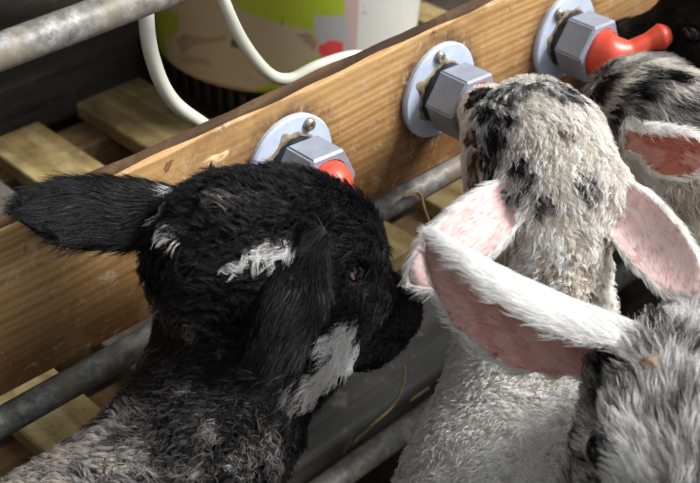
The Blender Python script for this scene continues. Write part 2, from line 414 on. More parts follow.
# ------------------------------------------------------------------ hoses
h1 = catmull([np.array((0.22, 0.41, 0.36)), np.array((0.20, 0.40, 0.46)), np.array((0.09, 0.28, 0.585)), np.array((-0.08, 0.11, 0.60)), at_y(150, -70, 0.040), at_y(146, 10, 0.035), at_y(153, 60, 0.035), at_y(172, 100, 0.036), at_y(205, 126, 0.036), at_y(240, 150, 0.036), np.array([P1[0]-0.02, 0.036, P1[2]+0.003]), np.array([P1[0], 0.030, P1[2]]), np.array([P1[0], 0.0135, P1[2]])], 10)
tag(obj('milk_hose', bm_tube(h1, 0.0043, 16), M_HOSE, None, True), 'cream milk hose curving down behind the top rail to the first teat', 'hose')
h2 = catmull([np.array((0.27, 0.42, 0.36)), np.array((0.24, 0.39, 0.46)), np.array((0.15, 0.28, 0.57)), np.array((0.02, 0.15, 0.575)), at_y(200, -60, 0.07), at_y(223, 0, 0.065), at_y(243, 42, 0.06), at_y(268, 73, 0.055), at_y(290, 79, 0.05), at_y(318, 66, 0.045), at_y(354, 56, 0.040), at_y(385, 62, 0.034), np.array([P2[0]-0.008, 0.034, P2[2]+0.004]), np.array([P2[0], 0.028, P2[2]]), np.array([P2[0], 0.0135, P2[2]])], 10)
tag(obj('milk_hose', bm_tube(h2, 0.0040, 16), M_HOSE, None, True), 'cream milk hose looping in front of the green bucket to the second teat', 'hose')

# ------------------------------------------------------------------ bucket behind the board
BKC = np.array([0.262, 0.452]); BKZ = 0.165; BR0, BR1, BH = 0.140, 0.160, 0.26
def bucket_hit(px, py):
    r = ray(px, py); k = (BR1-BR0)/BH
    best = None
    for t in np.linspace(0.8, 1.8, 2000):
        p = CC+r*t; R = BR0+k*(p[2]-BKZ)
        if math.hypot(p[0]-BKC[0], p[1]-BKC[1]) <= R:
            best = p; break
    if best is None: return None
    return np.array([math.atan2(best[1]-BKC[1], best[0]-BKC[0]) % (2*math.pi), best[2]-BKZ])
def poly(pixels):
    out = [bucket_hit(*p) for p in pixels]
    return np.array([o for o in out if o is not None])
def inside(P, poly_):
    x, y = P[:, 0], P[:, 1]; r = np.zeros(len(P), bool); n = len(poly_)
    for i in range(n):
        x0, y0 = poly_[i]; x1, y1 = poly_[(i+1) % n]
        if y0 == y1: continue
        c = ((y0 > y) != (y1 > y)) & (x < (x1-x0)*(y-y0)/(y1-y0)+x0); r ^= c
    return r
NT, NZ = 420, 130
th = np.linspace(0, 2*math.pi, NT, endpoint=False); zz = np.linspace(0, BH, NZ)
TH, ZZ = np.meshgrid(th, zz, indexing='ij'); RR = BR0+(BR1-BR0)*ZZ/BH
RR = RR - 0.006*np.clip(1-ZZ/0.008, 0, 1)**2
V = np.stack([BKC[0]+RR*np.cos(TH), BKC[1]+RR*np.sin(TH), BKZ+ZZ], -1).reshape(-1, 3)
Q = np.stack([TH.ravel(), ZZ.ravel()], -1)
colr = np.tile(np.array([0.55, 0.54, 0.50]), (len(V), 1))                         # bare white plastic
th_l, th_r = bucket_hit(170, 30)[0], bucket_hit(357, 20)[0]
lab = (Q[:, 0] > th_l-0.8) & (Q[:, 0] < th_r); colr[lab] = (0.34, 0.42, 0.03)    # green label
band = (Q[:, 0] > bucket_hit(345, 20)[0]) & (Q[:, 0] < th_r); colr[band] = (0.46, 0.34, 0.31)
def paint(c, px):
    p = poly(px)
    if len(p) > 2: colr[inside(Q, p)] = c
paint((0.36, 0.36, 0.36), [(313, 16), (345, 15), (352, 58), (318, 60)])
# printed sheep's head in profile, muzzle to the right
paint((0.44, 0.36, 0.25), [(172, 2), (205, -12), (228, -6), (245, 12), (285, 24), (310, 30), (320, 44), (315, 56), (290, 74), (255, 90), (225, 100), (200, 95), (175, 80), (165, 50)])
paint((0.30, 0.37, 0.04), [(163, 10), (178, 14), (180, 30), (170, 38)])
paint((0.33, 0.24, 0.17), [(176, 40), (186, 33), (205, 38), (225, 34), (226, 40), (205, 44), (192, 46), (182, 56)])
paint((0.34, 0.26, 0.18), [(178, 58), (190, 56), (205, 58), (214, 66), (200, 64), (186, 64)])
paint((0.34, 0.25, 0.18), [(190, 76), (210, 80), (245, 88), (250, 96), (225, 100), (200, 95)])
paint((0.30, 0.20, 0.15), [(296, 34), (308, 32), (318, 42), (314, 52), (306, 44)])
paint((0.10, 0.06, 0.05), [(230, 40), (238, 38), (244, 44), (238, 48), (231, 46)])
paint((0.62, 0.06, 0.06), [(318, 46), (330, 40), (343, 42), (344, 54), (332, 58), (320, 56)])
paint((0.40, 0.10, 0.07), [(250, 98), (270, 96), (300, 84), (312, 90), (300, 112), (260, 112)])
faces = []
for i in range(NT):
    j = (i+1) % NT
    for k in range(NZ-1): faces.append((i*NZ+k, j*NZ+k, j*NZ+k+1, i*NZ+k+1))
me = bpy.data.meshes.new('bucket_body'); me.from_pydata(V.tolist(), [], faces + [tuple(range(0, NT*NZ, NZ))[::-1]])
at_ = me.color_attributes.new('print', 'FLOAT_COLOR', 'POINT')
at_.data.foreach_set('color', np.concatenate([np.clip(colr*1.25, 0, 0.85), np.ones((len(V), 1))], 1).astype(np.float32).ravel())
mt, nt, bs = mat_new('printed_bucket')
an = nt.nodes.new('ShaderNodeAttribute'); an.attribute_name = 'print'
dn = noise(nt, coords(nt), 60, 5, 0.7)
nt.links.new(mixc(nt, ramp(nt, dn, [(0.6, (0, 0, 0)), (0.72, (0.5,)*3)]), an.outputs['Color'], (0.12, 0.10, 0.06)), bs.inputs['Base Color'])
bs.inputs['Roughness'].default_value = 0.35
bk = empty('milk_powder_bucket', (BKC[0], BKC[1], BKZ))
tag(bk, 'round bucket with green label and printed sheep head behind the board', 'bucket')
obj('body', me, mt, bk, True)
b = bmesh.new(); rim = [(BKC[0]+BR1*1.02*math.cos(a), BKC[1]+BR1*1.02*math.sin(a), BKZ+BH) for a in np.linspace(0, 2*math.pi, 72, endpoint=False)]
obj('rim', bm_tube(rim+[rim[0]], 0.005, 10), plain('white_plastic', (0.6, 0.6, 0.57), 0.4), bk, True)
# black ribbed crate it stands on
cr = empty('black_crate', (BKC[0], BKC[1], PZ))
tag(cr, 'low black ribbed plastic crate under the bucket', 'crate')
cx, cy = BKC
obj('base', bm_box((cx-0.115, cy-0.115, PZ+0.0005), (cx+0.13, cy+0.115, BKZ-0.0005), 0.004, 2), M_DARK, cr)
for i in range(15):
    xx = cx-0.108+i*0.0165
    obj('rib', bm_box((xx-0.004, cy-0.121, PZ+0.002), (xx+0.004, cy-0.115, BKZ-0.001), 0.001, 1), M_DARK, cr)
for i in range(12):
    yy = cy-0.106+i*0.0190
    obj('rib', bm_box((cx-0.121, yy-0.004, PZ+0.002), (cx-0.115, yy+0.004, BKZ-0.001), 0.001, 1), M_DARK, cr)

# ------------------------------------------------------------------ straw stalks one can pick out
def straw(label, pts, r=0.0011):
    tag(obj('straw_stalk', bm_tube(catmull(pts, 6), r, 8), M_STRAW, None, True), label, 'straw', 'single straw stalks')
straw('bent straw stalk hanging over the rail between black lamb and speckled lamb', [at_y(404, 197, -0.011), at_y(414, 192, -0.011), at_y(420, 194, -0.0115), at_y(424, 208, -0.012), at_y(429, 222, -0.012)])
straw('upright curved straw stalk on the dark plank beside the white fleece', [at_z(352, 446, 0.088), at_z(372, 425, 0.107), at_z(392, 407, 0.111), at_z(403, 385, 0.125), at_z(405, 366, 0.14)])
straw('straw stalk lying along the front edge of the dark plank', [at_z(356, 440, 0.092), at_z(385, 414, 0.090), at_z(415, 397, 0.092), at_z(428, 388, 0.092)], 0.0014)
straw('short straw stalk beside the lower rail under the black lamb', [at_z(300, 478, 0.088), at_z(310, 462, 0.09), at_z(320, 450, 0.094)])
straw('tiny straw stalk standing in the gap at lower left', [at_z(37, 446, 0.06), at_z(40, 437, 0.075), at_z(43, 431, 0.08)])

# ------------------------------------------------------------------ lambs
# each lamb's body is one continuous surface: a blended distance field of
# skull, muzzle, jaw, ears, neck, trunk and legs, meshed with surface nets
def vhash(ix, iy, iz):
    n = (ix*374761393 + iy*668265263 + iz*2147483647 + 1013904223) & 0xffffffff
    n = ((n ^ (n >> 13))*1274126177) & 0xffffffff
    n = n ^ (n >> 16)
    return (n & 0xffff)/65535.0
def vnoise(P, f, off=0.0):
    Q = P*f + off; I = np.floor(Q).astype(np.int64); F = Q-I; F = F*F*(3-2*F); r = 0
    for dx in (0, 1):
        for dy in (0, 1):
            for dz in (0, 1):
                w = (F[:, 0] if dx else 1-F[:, 0])*(F[:, 1] if dy else 1-F[:, 1])*(F[:, 2] if dz else 1-F[:, 2])
                r = r + w*vhash(I[:, 0]+dx, I[:, 1]+dy, I[:, 2]+dz)
    return r

class Field:
    def __init__(s, lo, hi, h):
        s.lo = np.array(lo); s.h = h
        s.n = np.ceil((np.array(hi)-s.lo)/h).astype(int)+1
        s.ax = [s.lo[i]+h*np.arange(s.n[i]) for i in range(3)]
        s.D = np.full(s.n, 0.08, np.float32)
    def sub(s, lo, hi):
        sl = []
        for i in range(3):
            a = max(0, int((lo[i]-s.lo[i])/s.h)-1); b = min(s.n[i], int((hi[i]-s.lo[i])/s.h)+3)
            if b <= a: return None, None
            sl.append(slice(a, b))
        g = np.meshgrid(*[s.ax[i][sl[i]].astype(np.float32) for i in range(3)], indexing='ij')
        return tuple(sl), np.stack(g, -1)
    def add(s, fn, lo, hi, k, cut=False):
        sl, P = s.sub(np.array(lo)-k-0.012, np.array(hi)+k+0.012)
        if sl is None: return
        d = fn(P).astype(np.float32); D = s.D[sl]
        if cut:
            d = -d; h = np.clip(k-np.abs(D-d), 0, None)/k; s.D[sl] = np.maximum(D, d)+h*h*k*0.25
        else:
            h = np.clip(k-np.abs(D-d), 0, None)/k; s.D[sl] = np.minimum(D, d)-h*h*k*0.25
def f_cone(a, b, ra, rb):
    a, b = np.asarray(a, np.float32), np.asarray(b, np.float32); ba = b-a; L2 = float(ba@ba)
    def fn(P):
        t = np.clip(((P-a)@ba)/L2, 0, 1)
        return np.linalg.norm(P-a-t[..., None]*ba, axis=-1)-(ra+(rb-ra)*t)
    r = max(ra, rb); return fn, np.minimum(a, b)-r, np.maximum(a, b)+r
def f_ell(c, R, rad):
    c = np.asarray(c, np.float32); R = np.asarray(R, np.float32); rad = np.asarray(rad, np.float32)
    def fn(P):
        q = (P-c)@R
        k0 = np.linalg.norm(q/rad, axis=-1); k1 = np.linalg.norm(q/(rad*rad), axis=-1)
        return k0*(k0-1)/np.maximum(k1, 1e-6)
    e = np.sqrt((R*R)@(rad*rad)); return fn, c-e, c+e
class Ear:
    def __init__(s, base, tip, opn, Wd, R0, R1, bend, t=0.0031):
        s.b = np.asarray(base, float); ax = np.asarray(tip, float)-s.b; s.L = np.linalg.norm(ax); s.a = ax/s.L
        o = np.asarray(opn, float); o = o-s.a*(o@s.a); s.o = o/np.linalg.norm(o); s.v = np.cross(s.a, s.o)
        s.W, s.R0, s.R1, s.bend, s.t = Wd, R0, R1, bend, t
    def local(s, P):
        q = P-s.b; u = q@s.a; v = q@s.v; w = q@s.o
        st = np.clip(u/s.L, 0, 1); w = w + s.bend*4*st*(1-st)
        R = s.R0+(s.R1-s.R0)*st
        prof = np.where(st > 0.45, np.sqrt(np.clip(1-(np.clip(st-0.45, 0, 1)/0.55)**2.6, 0, 1)), 0.62+0.38*np.sin(np.clip(st/0.45, 0, 1)*math.pi/2))
        Wd = s.W*prof
        r = np.sqrt(v*v+(R-w)**2); ang = np.abs(np.arctan2(v, R-w))
        return u, st, r-R, ang*np.minimum(r, R*1.2)-Wd, Wd
    def fn(s, P):
        u, st, dr, da, _ = s.local(P)
        d1 = np.abs(dr)-s.t*(1-0.15*st); d2 = da; d3 = np.maximum(u-s.L, -u-0.012)
        m = np.maximum(np.maximum(d1, d2), d3)
        out = np.sqrt(np.clip(d1, 0, None)**2+np.clip(d2, 0, None)**2+np.clip(d3, 0, None)**2)
        return np.where(m > 0, out, m)
    def box(s):
        e = s.W+0.012; t = s.b+s.a*s.L
        return np.minimum(s.b, t)-e, np.maximum(s.b, t)+e

def surface_nets(D, lo, h):
    inside_ = D < 0
    nx, ny, nz = D.shape
    cnt = np.zeros((nx-1, ny-1, nz-1), np.int8); acc = np.zeros((nx-1, ny-1, nz-1, 3), np.float32)
    for axis in range(3):
        s0 = [slice(None)]*3; s1 = [slice(None)]*3; s0[axis] = slice(0, -1); s1[axis] = slice(1, None)
        A, B = D[tuple(s0)], D[tuple(s1)]; cr = (A < 0) != (B < 0)
        t = np.where(cr, A/np.where(cr, A-B, 1), 0)
        o = [i for i in range(3) if i != axis]
        for da in (0, 1):
            for db in (0, 1):
                sl = [slice(None)]*3
                sl[o[0]] = slice(0, -1) if da == 0 else slice(1, None)
                sl[o[1]] = slice(0, -1) if db == 0 else slice(1, None)
                c = cr[tuple(sl)]; tt = t[tuple(sl)]
                cnt += c
                acc[..., axis] += np.where(c, tt, 0)
                acc[..., o[0]] += np.where(c, da, 0); acc[..., o[1]] += np.where(c, db, 0)
    act = cnt > 0; idx = np.full(cnt.shape, -1, np.int64); ii = np.argwhere(act); idx[act] = np.arange(len(ii))
    V = (ii+acc[act]/cnt[act][:, None])*h+lo
    quads = []
    for axis in range(3):
        s0 = [slice(1, -1)]*3; s1 = [slice(1, -1)]*3
        s0[axis] = slice(0, -1); s1[axis] = slice(1, None)
        A, B = D[tuple(s0)] < 0, D[tuple(s1)] < 0
        for flip in (0, 1):
            e = np.argwhere((A & ~B) if not flip else (~A & B))
            if not len(e): continue
            o = [(axis+1) % 3, (axis+2) % 3]
            base = e.copy()
            for i in o: base[:, i] += 1
            def cell(d0, d1):
                q = base.copy(); q[:, o[0]] -= d0; q[:, o[1]] -= d1; return idx[q[:, 0], q[:, 1], q[:, 2]]
            q = np.stack([cell(1, 1), cell(0, 1), cell(0, 0), cell(1, 0)], 1)
            quads.append(q if not flip else q[:, ::-1])
    return V, np.concatenate(quads)

def mat_attr(name, rough, spec, sheen=0.0):
    mt, nt, bs = mat_new(name)
    a = nt.nodes.new('ShaderNodeAttribute'); a.attribute_name = 'coat'
    nt.links.new(a.outputs['Color'], bs.inputs['Base Color'])
    bs.inputs['Roughness'].default_value = rough; bs.inputs['Specular IOR Level'].default_value = spec
    return mt
M_SKIN = mat_attr('lamb_skin', 0.75, 0.2)
M_FUR = mat_attr('lamb_fur', 0.42, 0.45)
nt = M_FUR.node_tree; tr = nt.nodes.new('ShaderNodeBsdfTranslucent'); mx = nt.nodes.new('ShaderNodeMixShader'); mx.inputs[0].default_value = 0.48
nt.links.new([n for n in nt.nodes if n.type == 'ATTRIBUTE'][0].outputs['Color'], tr.inputs['Color'])
nt.links.new(nt.nodes['Principled BSDF'].outputs[0], mx.inputs[1]); nt.links.new(tr.outputs[0], mx.inputs[2])
nt.links.new(mx.outputs[0], nt.nodes['Material Output'].inputs['Surface'])

BLACK = (0.010, 0.0095, 0.011); SOOT = (0.028, 0.025, 0.024); GREY = (0.16, 0.15, 0.145); LGREY = (0.46, 0.44, 0.42)
WHITE = (0.94, 0.92, 0.89); CREAM = (0.85, 0.80, 0.73); BEIGE = (0.65, 0.57, 0.48); BROWN = (0.20, 0.14, 0.095); PINK = (0.66, 0.33, 0.29); ROSE = (0.50, 0.16, 0.13); PALEPINK = (0.86, 0.67, 0.64)

def pick(pal, u):
    cs = np.array([c for c, _ in pal]); w = np.array([p for _, p in pal], float); w = np.cumsum(w/w.sum())
    i = np.searchsorted(w, np.clip(u, 0, 0.9999)); return cs[np.clip(i, 0, len(cs)-1)]

def frame(h, l):
    h = nrm(h); l = np.asarray(l, float); l = nrm(l-h*(l@h)); return np.stack([h, l, np.cross(h, l)], 1)   # columns: forward, left, up

def build_lamb(label, c, R, s, neck, shoulder, hip, trunk_r, ears, spec, patches, eyes, density=1.0, seed=0, horn=False, jowl=0.0):
    rg = np.random.default_rng(100+seed)
    L = lambda *p: np.asarray(c)+R@(np.array(p)*s)
    sh, hp = np.asarray(shoulder, float), np.asarray(hip, float)
    ax = nrm(hp-sh); side = nrm(np.cross((0, 0, 1), ax)); TL = np.linalg.norm(hp-sh)
    RB = np.stack([ax, side, np.cross(ax, side)], 1)
    prims = []; ex = spec.get('eyex', 0.041); es = spec.get('eyesize', 1.0)
    def P(f, k=0.02, kind='body', cut=False): prims.append((f, k, kind, cut))
    r = trunk_r
    # trunk
    P(f_ell(sh+ax*TL*0.08, RB, (0.10, r*0.90, r*1.08)), 0.03)
    P(f_ell((sh+hp)/2-np.array((0, 0, 0.006)), RB, (TL*0.62, r*1.0, r*1.05)), 0.04)
    P(f_ell(hp-ax*0.01, RB, (0.095, r*0.92, r*1.02)), 0.04)
    # neck
    nk = [L(-0.018, 0, -0.008)] + [np.asarray(p, float) for p, _ in neck] + [sh+np.array((0, 0, 0.01))]
    nr = [0.038*s] + [q for _, q in neck] + [r*0.85]
    for i in range(len(nk)-1): P(f_cone(nk[i], nk[i+1], nr[i], nr[i+1]), 0.03)
    # legs: shoulder-knee-pastern-hoof and hip-stifle-hock-hoof
    for sd in (-1, 1):
        o = sh+side*sd*r*0.55+np.array((0, 0, -r*0.45)); kn = np.array((o[0], o[1], 0.125))-ax*0.012
        ft = np.array((o[0], o[1], 0.045)); P(f_cone(o, kn, 0.036, 0.017), 0.02); P(f_cone(kn, ft, 0.0155, 0.0125), 0.012); P(f_cone(ft, ft+np.array((0, 0, -0.030))-ax*0.010, 0.014, 0.016), 0.008)
        o = hp+side*sd*r*0.55+np.array((0, 0, -r*0.25)); st = np.array((o[0], o[1], 0.185))-ax*0.045; hk = np.array((o[0], o[1], 0.125))+ax*0.045; ft = np.array((o[0], o[1], 0.040))+ax*0.030
        P(f_cone(o, st, 0.052, 0.034), 0.025); P(f_cone(st, hk, 0.030, 0.0155), 0.015); P(f_cone(hk, ft, 0.0155, 0.0125), 0.01); P(f_cone(ft, ft+np.array((0, 0, -0.026))-ax*0.012, 0.014, 0.016), 0.008)
    tl = hp+ax*0.085+np.array((0, 0, 0.03)); P(f_cone(tl-ax*0.03, tl+ax*0.03+np.array((0, 0, -0.03)), 0.016, 0.014), 0.02); P(f_cone(tl+ax*0.03+np.array((0, 0, -0.03)), tl+ax*0.035+np.array((0, 0, -0.14)), 0.014, 0.010), 0.01)
    # head
    E = lambda p, rad, k=0.012, cut=False: P(f_ell(L(*p), R, np.array(rad)*s), k*s/0.8, 'head', cut)
    Cn = lambda a, b, ra, rb, k=0.012: P(f_cone(L(*a), L(*b), ra*s, rb*s), k, 'head')
    E((-0.006, 0, 0.002), (0.050, 0.043, 0.043))
    E((0.034, 0, 0.010), (0.044, 0.037, 0.034), 0.018)
    Cn((0.045, 0, -0.010), (0.112, 0, -0.036), 0.033, 0.0205, 0.02)
    Cn((0.015, 0, -0.036-0.008*jowl), (0.104, 0, -0.054-0.003*jowl), 0.027+0.004*jowl, 0.0125+0.003*jowl, 0.018)
    for sd in (-1, 1):
        E((0.022, sd*0.022, -0.028-0.008*jowl), (0.036+0.004*jowl, 0.021, 0.032+0.008*jowl), 0.016)
        E((ex-0.004, sd*0.0345, 0.016), (0.018, 0.012, 0.009), 0.012)
        E((0.055, sd*0.026, -0.016), (0.026, 0.012, 0.012), 0.014)
    E((0.118, 0, -0.036), (0.017, 0.0195, 0.016), 0.012)
    E((0.112, 0, -0.054), (0.014, 0.014, 0.008), 0.008)
    for sd in (-1, 1):
        E((ex, sd*0.0465, 0.004), (0.0125, 0.0095, 0.0085), 0.006, True)
        E((0.133, sd*0.0100, -0.031), (0.006, 0.0030, 0.0022), 0.003, True)
    E((0.118, 0, -0.0475), (0.030, 0.026, 0.0016), 0.003, True)
    EA = [Ear(L(*e['base']) if 'base' in e else e['wbase'], e['tip'], e['open'], e['W'], e['R0'], e['R1'], e.get('bend', 0.0)) for e in ears]
    lo = np.min([p[0][1] for p in prims]+[e.box()[0] for e in EA], 0)-0.012; hi = np.max([p[0][2] for p in prims]+[e.box()[1] for e in EA], 0)+0.012
    lo[2] = min(lo[2], -0.01)
    hstep = 0.0024
    F = Field(lo, hi, hstep)
    for (fn, a, b), k, kind, cut in prims:
        if kind == 'body': F.add(fn, a, b, k)
    for (fn, a, b), k, kind, cut in prims:
        if kind == 'head': F.add(fn, a, b, k, cut)
    for e in EA: F.add(e.fn, *e.box(), 0.008)
    V, Qd = surface_nets(F.D, F.lo, hstep)
    V[:, 2] = np.maximum(V[:, 2], 0.0005)
    me = bpy.data.meshes.new('lamb'); me.vertices.add(len(V)); me.vertices.foreach_set('co', V.astype(np.float32).ravel())
    me.loops.add(Qd.size); me.loops.foreach_set('vertex_index', Qd.astype(np.int32).ravel())
    me.polygons.add(len(Qd)); me.polygons.foreach_set('loop_start', np.arange(0, Qd.size, 4, dtype=np.int32))
    me.update(calc_edges=True); me.validate(); me.shade_smooth()
    me.materials.append(M_SKIN)
    o = bpy.data.objects.new('lamb', me); COL.objects.link(o); tag(o, label, 'lamb', 'lambs crowding the milk teats')
    Nv = np.zeros(len(V)*3, np.float32); me.vertex_normals.foreach_get('vector', Nv); Nv = Nv.reshape(-1, 3).astype(float)
    bvh = BVHTree.FromPolygons([tuple(v) for v in V.tolist()], Qd.tolist())
    def cast(px, py):
        hit = bvh.ray_cast(Vector(CC), Vector(ray(px, py)))
        return None if hit[0] is None else np.array(hit[0])
    horn = cast(*horn) if horn else False
    # classification of surface points
    headc = L(0.03, 0, -0.015)
    def regions(Pt):
        Q = (Pt-np.asarray(c))@R/s
        dh = np.minimum.reduce([fn(Pt) for (fn, a, b), k, kind, cut in prims if kind == 'head' and not cut])
        db = np.minimum.reduce([fn(Pt) for (fn, a, b), k, kind, cut in prims if kind == 'body'])
        reg = np.where(dh < db+0.004, 1, 0)               # 0 body, 1 head, 2 ear outside, 3 ear inside
        eidx = np.zeros(len(Pt), int); edge = np.zeros(len(Pt)); su = np.zeros(len(Pt))
        for i, e in enumerate(EA):
            d = e.fn(Pt); u, st, dr, da, Wd = e.local(Pt)
            m_ = (d < 0.002) & (d < np.minimum(dh, db)-0.0005)
            reg = np.where(m_, np.where((dr < 0) & (da < -0.0015), 3, 2), reg); eidx = np.where(m_, i, eidx); su = np.where(m_, st, su); edge = np.where(m_, da, edge)
        return reg, eidx, su, edge, Q
    PT = []
    for p in patches:
        h = cast(p[0], p[1])
        if h is None: continue
        d = (h-CC)@CF; PT.append((h, p[2]*d/FPX, p[3], p[4] if len(p) > 4 else None))
    def coat(Pt, reg, Q, rnd, fleck):
        n1 = np.clip((vnoise(Pt, spec.get('f1', 160), seed*7.1)-0.5)*1.7+0.5, 0, 1)
        u = np.clip(n1*(1-fleck)+rnd*fleck, 0, 0.999)
        col = np.zeros((len(Pt), 3))
        for rid, key in ((0, 'body'), (1, 'head'), (2, 'ear'), (3, 'inner')):
            k = reg == rid
            if k.any(): col[k] = pick(spec[key], u[k])
        n2 = vnoise(Pt, 110, 3.3)-0.5; n3 = vnoise(Pt, 300, 9.3)-0.5
        for pc_, pr, pal, filt in PT:
            d = np.linalg.norm(Pt-pc_, axis=1)/pr + 0.9*n2+0.45*n3+0.3*(rnd-0.5)
            k = d < 1
            if filt is not None: k &= np.isin(reg, filt)
            if k.any(): col[k] = pick(pal, u[k])
        return col
    reg, eidx, su, edge, Q = regions(V)
    rv = rg.random(len(V)); cv = coat(V, reg, Q, np.full(len(V), 0.5), 0.3)
    # bare nose leather and hooves
    nose = (np.linalg.norm((Q-np.array((0.133, 0, -0.034)))/np.array((0.010, 0.014, 0.012)), axis=1) < 1) & (reg == 1)
    cv[nose] = spec.get('nose', (0.10, 0.06, 0.055)); cv[V[:, 2] < 0.022] = (0.035, 0.03, 0.026)
    ca = me.color_attributes.new('coat', 'FLOAT_COLOR', 'POINT')
    ca.data.foreach_set('color', np.concatenate([cv, np.ones((len(V), 1))], 1).astype(np.float32).ravel())
    # ---------------- fur
    T = np.concatenate([Qd[:, [0, 1, 2]], Qd[:, [0, 2, 3]]]); A, B, Cc = V[T[:, 0]], V[T[:, 1]], V[T[:, 2]]
    area = 0.5*np.linalg.norm(np.cross(B-A, Cc-A), axis=1)
    ctr = (A+B+Cc)/3; dz = (ctr-CC)@CF; px = W/2+FPX*((ctr-CC)@CR)/np.maximum(dz, 0.05); py = H/2-FPX*((ctr-CC)@CU)/np.maximum(dz, 0.05)
    vis = (px > -70) & (px < 770) & (py > -70) & (py < 560) & (dz > 0.05)
    rt = reg[T[:, 0]]
    dens = np.array([spec.get('d_body', 0.55), spec.get('d_head', 1.0), spec.get('d_ear', 1.1), spec.get('d_in', 0.25)])[rt]*1e6*density
    dens = dens*np.where(vis, 1.0, 0.3)*np.where(ctr[:, 2] < 0.03, 0, 1)
    n = rg.poisson(area*dens); ti = np.repeat(np.arange(len(T)), n); N = len(ti)
    r1, r2 = rg.random(N), rg.random(N); k = r1+r2 > 1; r1[k] = 1-r1[k]; r2[k] = 1-r2[k]
    root = A[ti]+(B[ti]-A[ti])*r1[:, None]+(Cc[ti]-A[ti])*r2[:, None]
    nn = Nv[T[ti, 0]]*(1-r1-r2)[:, None]+Nv[T[ti, 1]]*r1[:, None]+Nv[T[ti, 2]]*r2[:, None]; nn /= np.linalg.norm(nn, axis=1)[:, None]+1e-9
    reg, eidx, su, edge, Q = regions(root)
    rnd = rg.random(N)
    ok = np.ones(N, bool)
    for sd in (-1, 1):
        ok &= np.linalg.norm((Q-np.array((ex, sd*0.042, 0.004)))/(np.array((0.0165, 0.016, 0.0135))*spec.get('eyeclear', 0.85)), axis=1) > 1
    ok &= np.linalg.norm((Q-np.array((0.134, 0, -0.034)))/np.array((0.009, 0.013, 0.011)), axis=1) > 1
    if horn is not False:
        ok &= np.linalg.norm(root-horn, axis=1) > 0.0060
    root, nn, reg, eidx, su, edge, Q, rnd = [a[ok] for a in (root, nn, reg, eidx, su, edge, Q, rnd)]; visr = vis[ti[ok]]; N = len(root)
    # flow direction
    fl_ = np.zeros((N, 3)); hb = reg == 1
    back = -R[:, 0]; down = -R[:, 2]; sdv = R[:, 1]
    fl_[hb] = back+down*np.clip(np.abs(Q[hb, 1])/0.04, 0, 1)[:, None]*0.5
    poll = hb & (Q[:, 0] < 0.0)
    eye_d = Q.copy(); eye_d[:, 1] = np.abs(eye_d[:, 1])
    wh = np.exp(-np.linalg.norm(eye_d-np.array((ex, 0.042, 0.004)), axis=1)**2/0.022**2)
    fl_[hb] += (wh[hb, None])*0.8*((Q[hb]-np.array((ex, 0, 0.004)))@R.T/0.03)
    for i, e in enumerate(EA):
        k = (reg >= 2) & (eidx == i); fl_[k] = e.a
    bd = reg == 0; fl_[bd] = ax+np.array((0, 0, -0.35))
    fl_ += (np.stack([vnoise(root, 55, q) for q in (1.1, 5.2, 9.7)], 1)-0.5)*np.where(bd, 3.0, spec.get('mess', 1.0))[:, None]
    fl_ -= nn*np.sum(fl_*nn, 1)[:, None]; fl_ /= np.linalg.norm(fl_, axis=1)[:, None]+1e-9
    ln = np.select([reg == 0, reg == 1, reg == 2], [spec['l_body'], spec['l_head'], spec['l_ear']], 0.0035)
    ln = np.where(hb, ln*(0.35+0.65*np.clip((0.115-Q[:, 0])/0.07, 0, 1)), ln)
    ln = np.where(hb, ln*(1-spec.get('eyeshort', 0.62)*np.exp(-np.linalg.norm(eye_d-np.array((ex+0.003, 0.040, 0.003)), axis=1)**2/0.024**2)), ln)
    rim = (reg == 2) & (edge > -0.004); ln = np.where(rim, ln*spec.get('rim', 1.2), ln)
    ln = ln*(0.6+0.6*rg.random(N))
    lift = np.select([reg == 0, reg == 1, reg == 2], [spec.get('lift_body', 1.1), spec.get('lift_head', 0.45), 0.28], 0.2)+rg.normal(0, 0.10, N)
    curl = np.select([reg == 0, reg == 1], [spec.get('curl', 0.0022), spec.get('curl_head', 0.0006)], 0.0002)
    if spec.get('curl_poll'):
        k = poll; tt_ = np.clip(-Q[k, 0]/0.03, 0, 1); curl[k] = curl[k]*(1-tt_)+spec['curl_poll']*tt_; lift[k] = lift[k]*(1-tt_)+0.9*tt_
    K = 6
    bi = np.cross(nn, fl_)
    ph = vnoise(root, spec.get('f_curl', 210), 4.4)*math.pi*4+rg.normal(0, 0.35, N)
    wn = spec.get('turns', 1.25)*2*math.pi
    pts = np.zeros((N, K, 3), np.float32)
    dirn = fl_+nn*lift[:, None]; dirn /= np.linalg.norm(dirn, axis=1)[:, None]
    for j in range(K):
        t = j/(K-1)
        p = root+dirn*(ln*t)[:, None]+fl_*(ln*0.35*t*t)[:, None]-nn*(ln*0.18*t*t*np.clip(lift, 0, 1))[:, None]
        amp = curl*min(1, t*2.2)
        p = p+bi*(amp*np.cos(ph+wn*t)-amp*np.cos(ph)*(1-t))[:, None]+nn*(amp*0.7*np.sin(ph+wn*t)*min(1, t*2))[:, None]
        pts[:, j] = p
    csrc = np.arange(N)
    from mathutils.kdtree import KDTree
    woolm = (reg == 0) | (hb & (Q[:, 0] < spec.get('poll_x', 0.0)))
